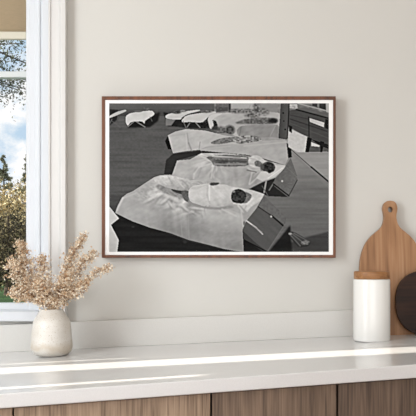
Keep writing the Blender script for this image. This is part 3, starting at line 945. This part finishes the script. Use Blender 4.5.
# large paddle board, standing on the counter and leaning on the wall
bx_ = (391.5 - 208) / FPX * 2.165
BW = Vector((bx_, -.047, 0)); BW.z = ztop(bx_) - .0012
u = 2.165 / FPX      # metres per pixel there
half = []
# (half width px, height px from the bottom) up the right side
ctrl = [(0, 0), (17.5, .2), (25, 3), (29, 8), (31, 18), (31.6, 40), (31.6, 62), (31, 73), (29, 83), (25.6, 91.5), (20.6, 98.5), (14.8, 103.8), (10.3, 107.6), (7.6, 111.6), (6.3, 116.6), (6.1, 120.6), (6.7, 124.6), (7.2, 127.4), (6.9, 130.3), (5.7, 133), (3.5, 134.9), (0, 135.5)]
def catmull(c, n=6):
    out = []
    for i in range(len(c) - 1):
        p0 = c[max(i - 1, 0)]; p1 = c[i]; p2 = c[i + 1]; p3 = c[min(i + 2, len(c) - 1)]
        for k in range(n):
            t = k / n
            out.append(tuple(.5 * ((2 * p1[j]) + (-p0[j] + p2[j]) * t + (2 * p0[j] - 5 * p1[j] + 4 * p2[j] - p3[j]) * t * t + (-p0[j] + 3 * p1[j] - 3 * p2[j] + p3[j]) * t ** 3) for j in (0, 1)))
    out.append(c[-1])
    return out
hc = catmull(ctrl)
right = [(x, max(z, 0)) for x, z in hc]
left = [(-x, z) for x, z in reversed(right[1:-1])]
outl = [(x * u, z * u) for x, z in right + left]
hole = [((0 + 2.5 * math.cos(a)) * u, (126.6 + 3.0 * math.sin(a)) * u) for a in [2 * math.pi * i / 24 for i in range(24)]]
bm = bmesh.new(); extrude_outline(bm, outl, [hole], .017)
b1_ = link('chopping_board', bm, M_board, bevel=.0024, segs=3)
b1_.location = BW
b1_.rotation_euler = (-math.atan2(.028, .345), 0, 0)
tag(b1_, 'large pale oak paddle chopping board with a hole in its handle', 'chopping board')
# round walnut board in front of it
rx_ = (430.2 - 208) / FPX * 2.115
rr = 32.6 * 2.115 / FPX
spow = lambda v: math.copysign(abs(v) ** .84, v)
out2 = [(rr * spow(math.cos(a)), rr + rr * spow(math.sin(a))) for a in [2 * math.pi * i / 96 for i in range(96)]]
bm = bmesh.new(); extrude_outline(bm, out2, [], .015)
b2_ = link('chopping_board', bm, M_dark, bevel=.004, segs=4)
b2_.location = (rx_, -.078, ztop(rx_))
b2_.rotation_euler = (-math.atan2(.018, 2 * rr), 0, 0)
tag(b2_, 'small rounded dark walnut chopping board, cut by the picture edge', 'chopping board')

# ------------------------------------------------------------------ garden outside
def leaf_mat(name, c0, c1, c2):
    m = bpy.data.materials.new(name); m.use_nodes = True
    t = m.node_tree; p = t.nodes['Principled BSDF']
    g = t.nodes.new('ShaderNodeNewGeometry'); r = t.nodes.new('ShaderNodeValToRGB')
    r.color_ramp.elements[0].color = c0; r.color_ramp.elements[1].color = c2
    e = r.color_ramp.elements.new(.55); e.color = c1
    t.links.new(g.outputs['Random Per Island'], r.inputs['Fac']); t.links.new(r.outputs['Color'], p.inputs['Base Color'])
    p.inputs['Roughness'].default_value = .7
    p.inputs['Specular IOR Level'].default_value = .2
    return m
M_gold = leaf_mat('golden_leaves', srgb(50, 46, 28), srgb(170, 148, 96), srgb(255, 244, 208))
M_dgreen = leaf_mat('dark_leaves', srgb(12, 14, 9), srgb(38, 38, 24), srgb(205, 190, 145))
M_conif = leaf_mat('needles', srgb(60, 68, 58), srgb(120, 124, 104), srgb(190, 188, 160))
M_over = leaf_mat('overhanging_leaves', srgb(30, 34, 26), srgb(66, 74, 52), srgb(120, 128, 92))
M_bark = mat('bark', srgb(70, 58, 48), .9)
M_lawn = mat('lawn_grass', srgb(26, 54, 32), .9, .1, noise=(1.2, srgb(62, 94, 52), 6, (.3, 1, 1)))
bm = bmesh.new()
v = [bm.verts.new(q) for q in [(-60, .3, -.02), (40, .3, -.02), (40, 90, -.02), (-60, 90, -.02)]]
bm.faces.new(v)
tag(link('lawn', bm, M_lawn), kind='structure')


def add_leaf(bm, c, s, rnd):
    d = Vector((rnd.gauss(0, 1), rnd.gauss(0, 1), rnd.gauss(0, 1))).normalized(); w = d.orthogonal().normalized()
    w = (w * math.cos(1.) + d.cross(w) * rnd.uniform(-1, 1)).normalized()
    a = [bm.verts.new(c - d * s), bm.verts.new(c + w * s * .45), bm.verts.new(c + d * s), bm.verts.new(c - w * s * .45)]
    bm.faces.new(a)


def tree(name, base, h, r, n, leaf, m, label, cat, shape='round', low=.1, seed=1, group=None):
    rn = random.Random(seed)
    root = empty(name, base, label, cat, group)
    b = bmesh.new(); add_tube(b, [(0, 0, 0), (.02 * h, 0, h * .4), (0, .01 * h, h * .9)], r * .08 + .03, .02, 8)
    # limbs
    for k in range(9):
        a = k * 2.4; z0 = h * (low + .08 * k)
        rr_ = r * .7 * (1 - k / 12)
        add_tube(b, [(0, 0, z0), (rr_ * .5 * math.cos(a), rr_ * .5 * math.sin(a), z0 + rr_ * .2), (rr_ * math.cos(a), rr_ * math.sin(a), z0 + rr_ * .3)], .03, .008, 5)
    link('trunk', b, M_bark, root)
    b = bmesh.new()
    cl = []
    for k in range(max(12, n // 90)):
        if shape == 'cone':
            t = rn.random() ** 1.6
            z = h * (low + (1 - low) * t); R_ = r * (1 - t) * math.sqrt(rn.random()) ; a = rn.random() * 6.28
            cl.append((Vector((R_ * math.cos(a), R_ * math.sin(a), z)), r * .22 * (1.05 - t)))
        else:
            d = Vector((rn.gauss(0, 1), rn.gauss(0, 1), rn.gauss(0, 1))).normalized() * (.45 + .5 * rn.random())
            cl.append((Vector((d.x * r, d.y * r, h * (low + (1 - low) * (.5 + .46 * d.z)))), r * .22))
    for k in range(n):
        c, s_ = cl[rn.randrange(len(cl))]
        q = c + Vector((rn.gauss(0, 1), rn.gauss(0, 1), rn.gauss(0, .7))) * s_
        if q.z > .1: add_leaf(b, q, leaf * rn.uniform(.6, 1.3), rn)
    fo = link('foliage', b, m, root); fo['kind'] = 'stuff'
    return root


def gp(px, Y):   # ground point beyond the window
    d = CAMD + Y
    return ((px - 208) / FPX * d, Y, 0)
tree('conifer', gp(3, 37), 5.8, 1.2, 9000, .07, M_conif, 'pale conifer with a pointed top behind the golden shrubs, nearer the picture edge', 'tree', 'cone', seed=3, group='trees in the garden')
tree('conifer', gp(27, 41), 6.2, 1.3, 9000, .07, M_conif, 'pointed conifer half hidden behind the window frame', 'tree', 'cone', seed=4, group='trees in the garden')
tree('golden_shrub', gp(12, 31.5), 3.85, 2.1, 22000, .055, M_gold, 'sunlit golden-leaved shrub in front of the conifers', 'shrub', seed=5)
tree('dark_shrub', gp(8, 22), 2.5, 1.2, 16000, .045, M_dgreen, 'dark green speckled shrub at the back of the lawn', 'shrub', seed=6, low=.02, group='dark shrubs at the lawn edge')
tree('dark_shrub', gp(30, 26), 2.75, 1.2, 14000, .045, M_dgreen, 'dark green shrub seen beside the window frame', 'shrub', seed=7, low=.02, group='dark shrubs at the lawn edge')
# overhanging tree whose branches hang into view from the left
ov = empty('overhanging_tree', (-3.4, 6.2, 0), 'dark leafy branches of a nearby tree against the bright sky', 'tree')
rn = random.Random(9)
b = bmesh.new(); add_tube(b, [(0, 0, 0), (.1, 0, 1.6), (0, 0, 3.2), (.2, 0, 4.6)], .14, .05, 9)
tips = []
for k in range(26):
    z0 = rn.uniform(2.85, 3.9)
    e = Vector((rn.uniform(.9, 2.2), rn.uniform(-.7, .7), max(2.85, z0 + rn.uniform(-.5, .3))))
    mid = Vector((e.x * .5, e.y * .5, z0 + .15))
    add_tube(b, [(0, 0, z0 - .1), mid, e], .018, .003, 5)
    tips.append((mid, e))
link('trunk', b, M_bark, ov)
b = bmesh.new()
for k in range(13000):
    m_, e = tips[rn.randrange(len(tips))]
    t_ = rn.random()
    q = m_.lerp(e, t_) + Vector((rn.gauss(0, 1), rn.gauss(0, 1), rn.gauss(0, 1) - .3)) * .09
    add_leaf(b, q, .014 * rn.uniform(.6, 1.4), rn)
fo = link('foliage', b, M_over, ov); fo['kind'] = 'stuff'
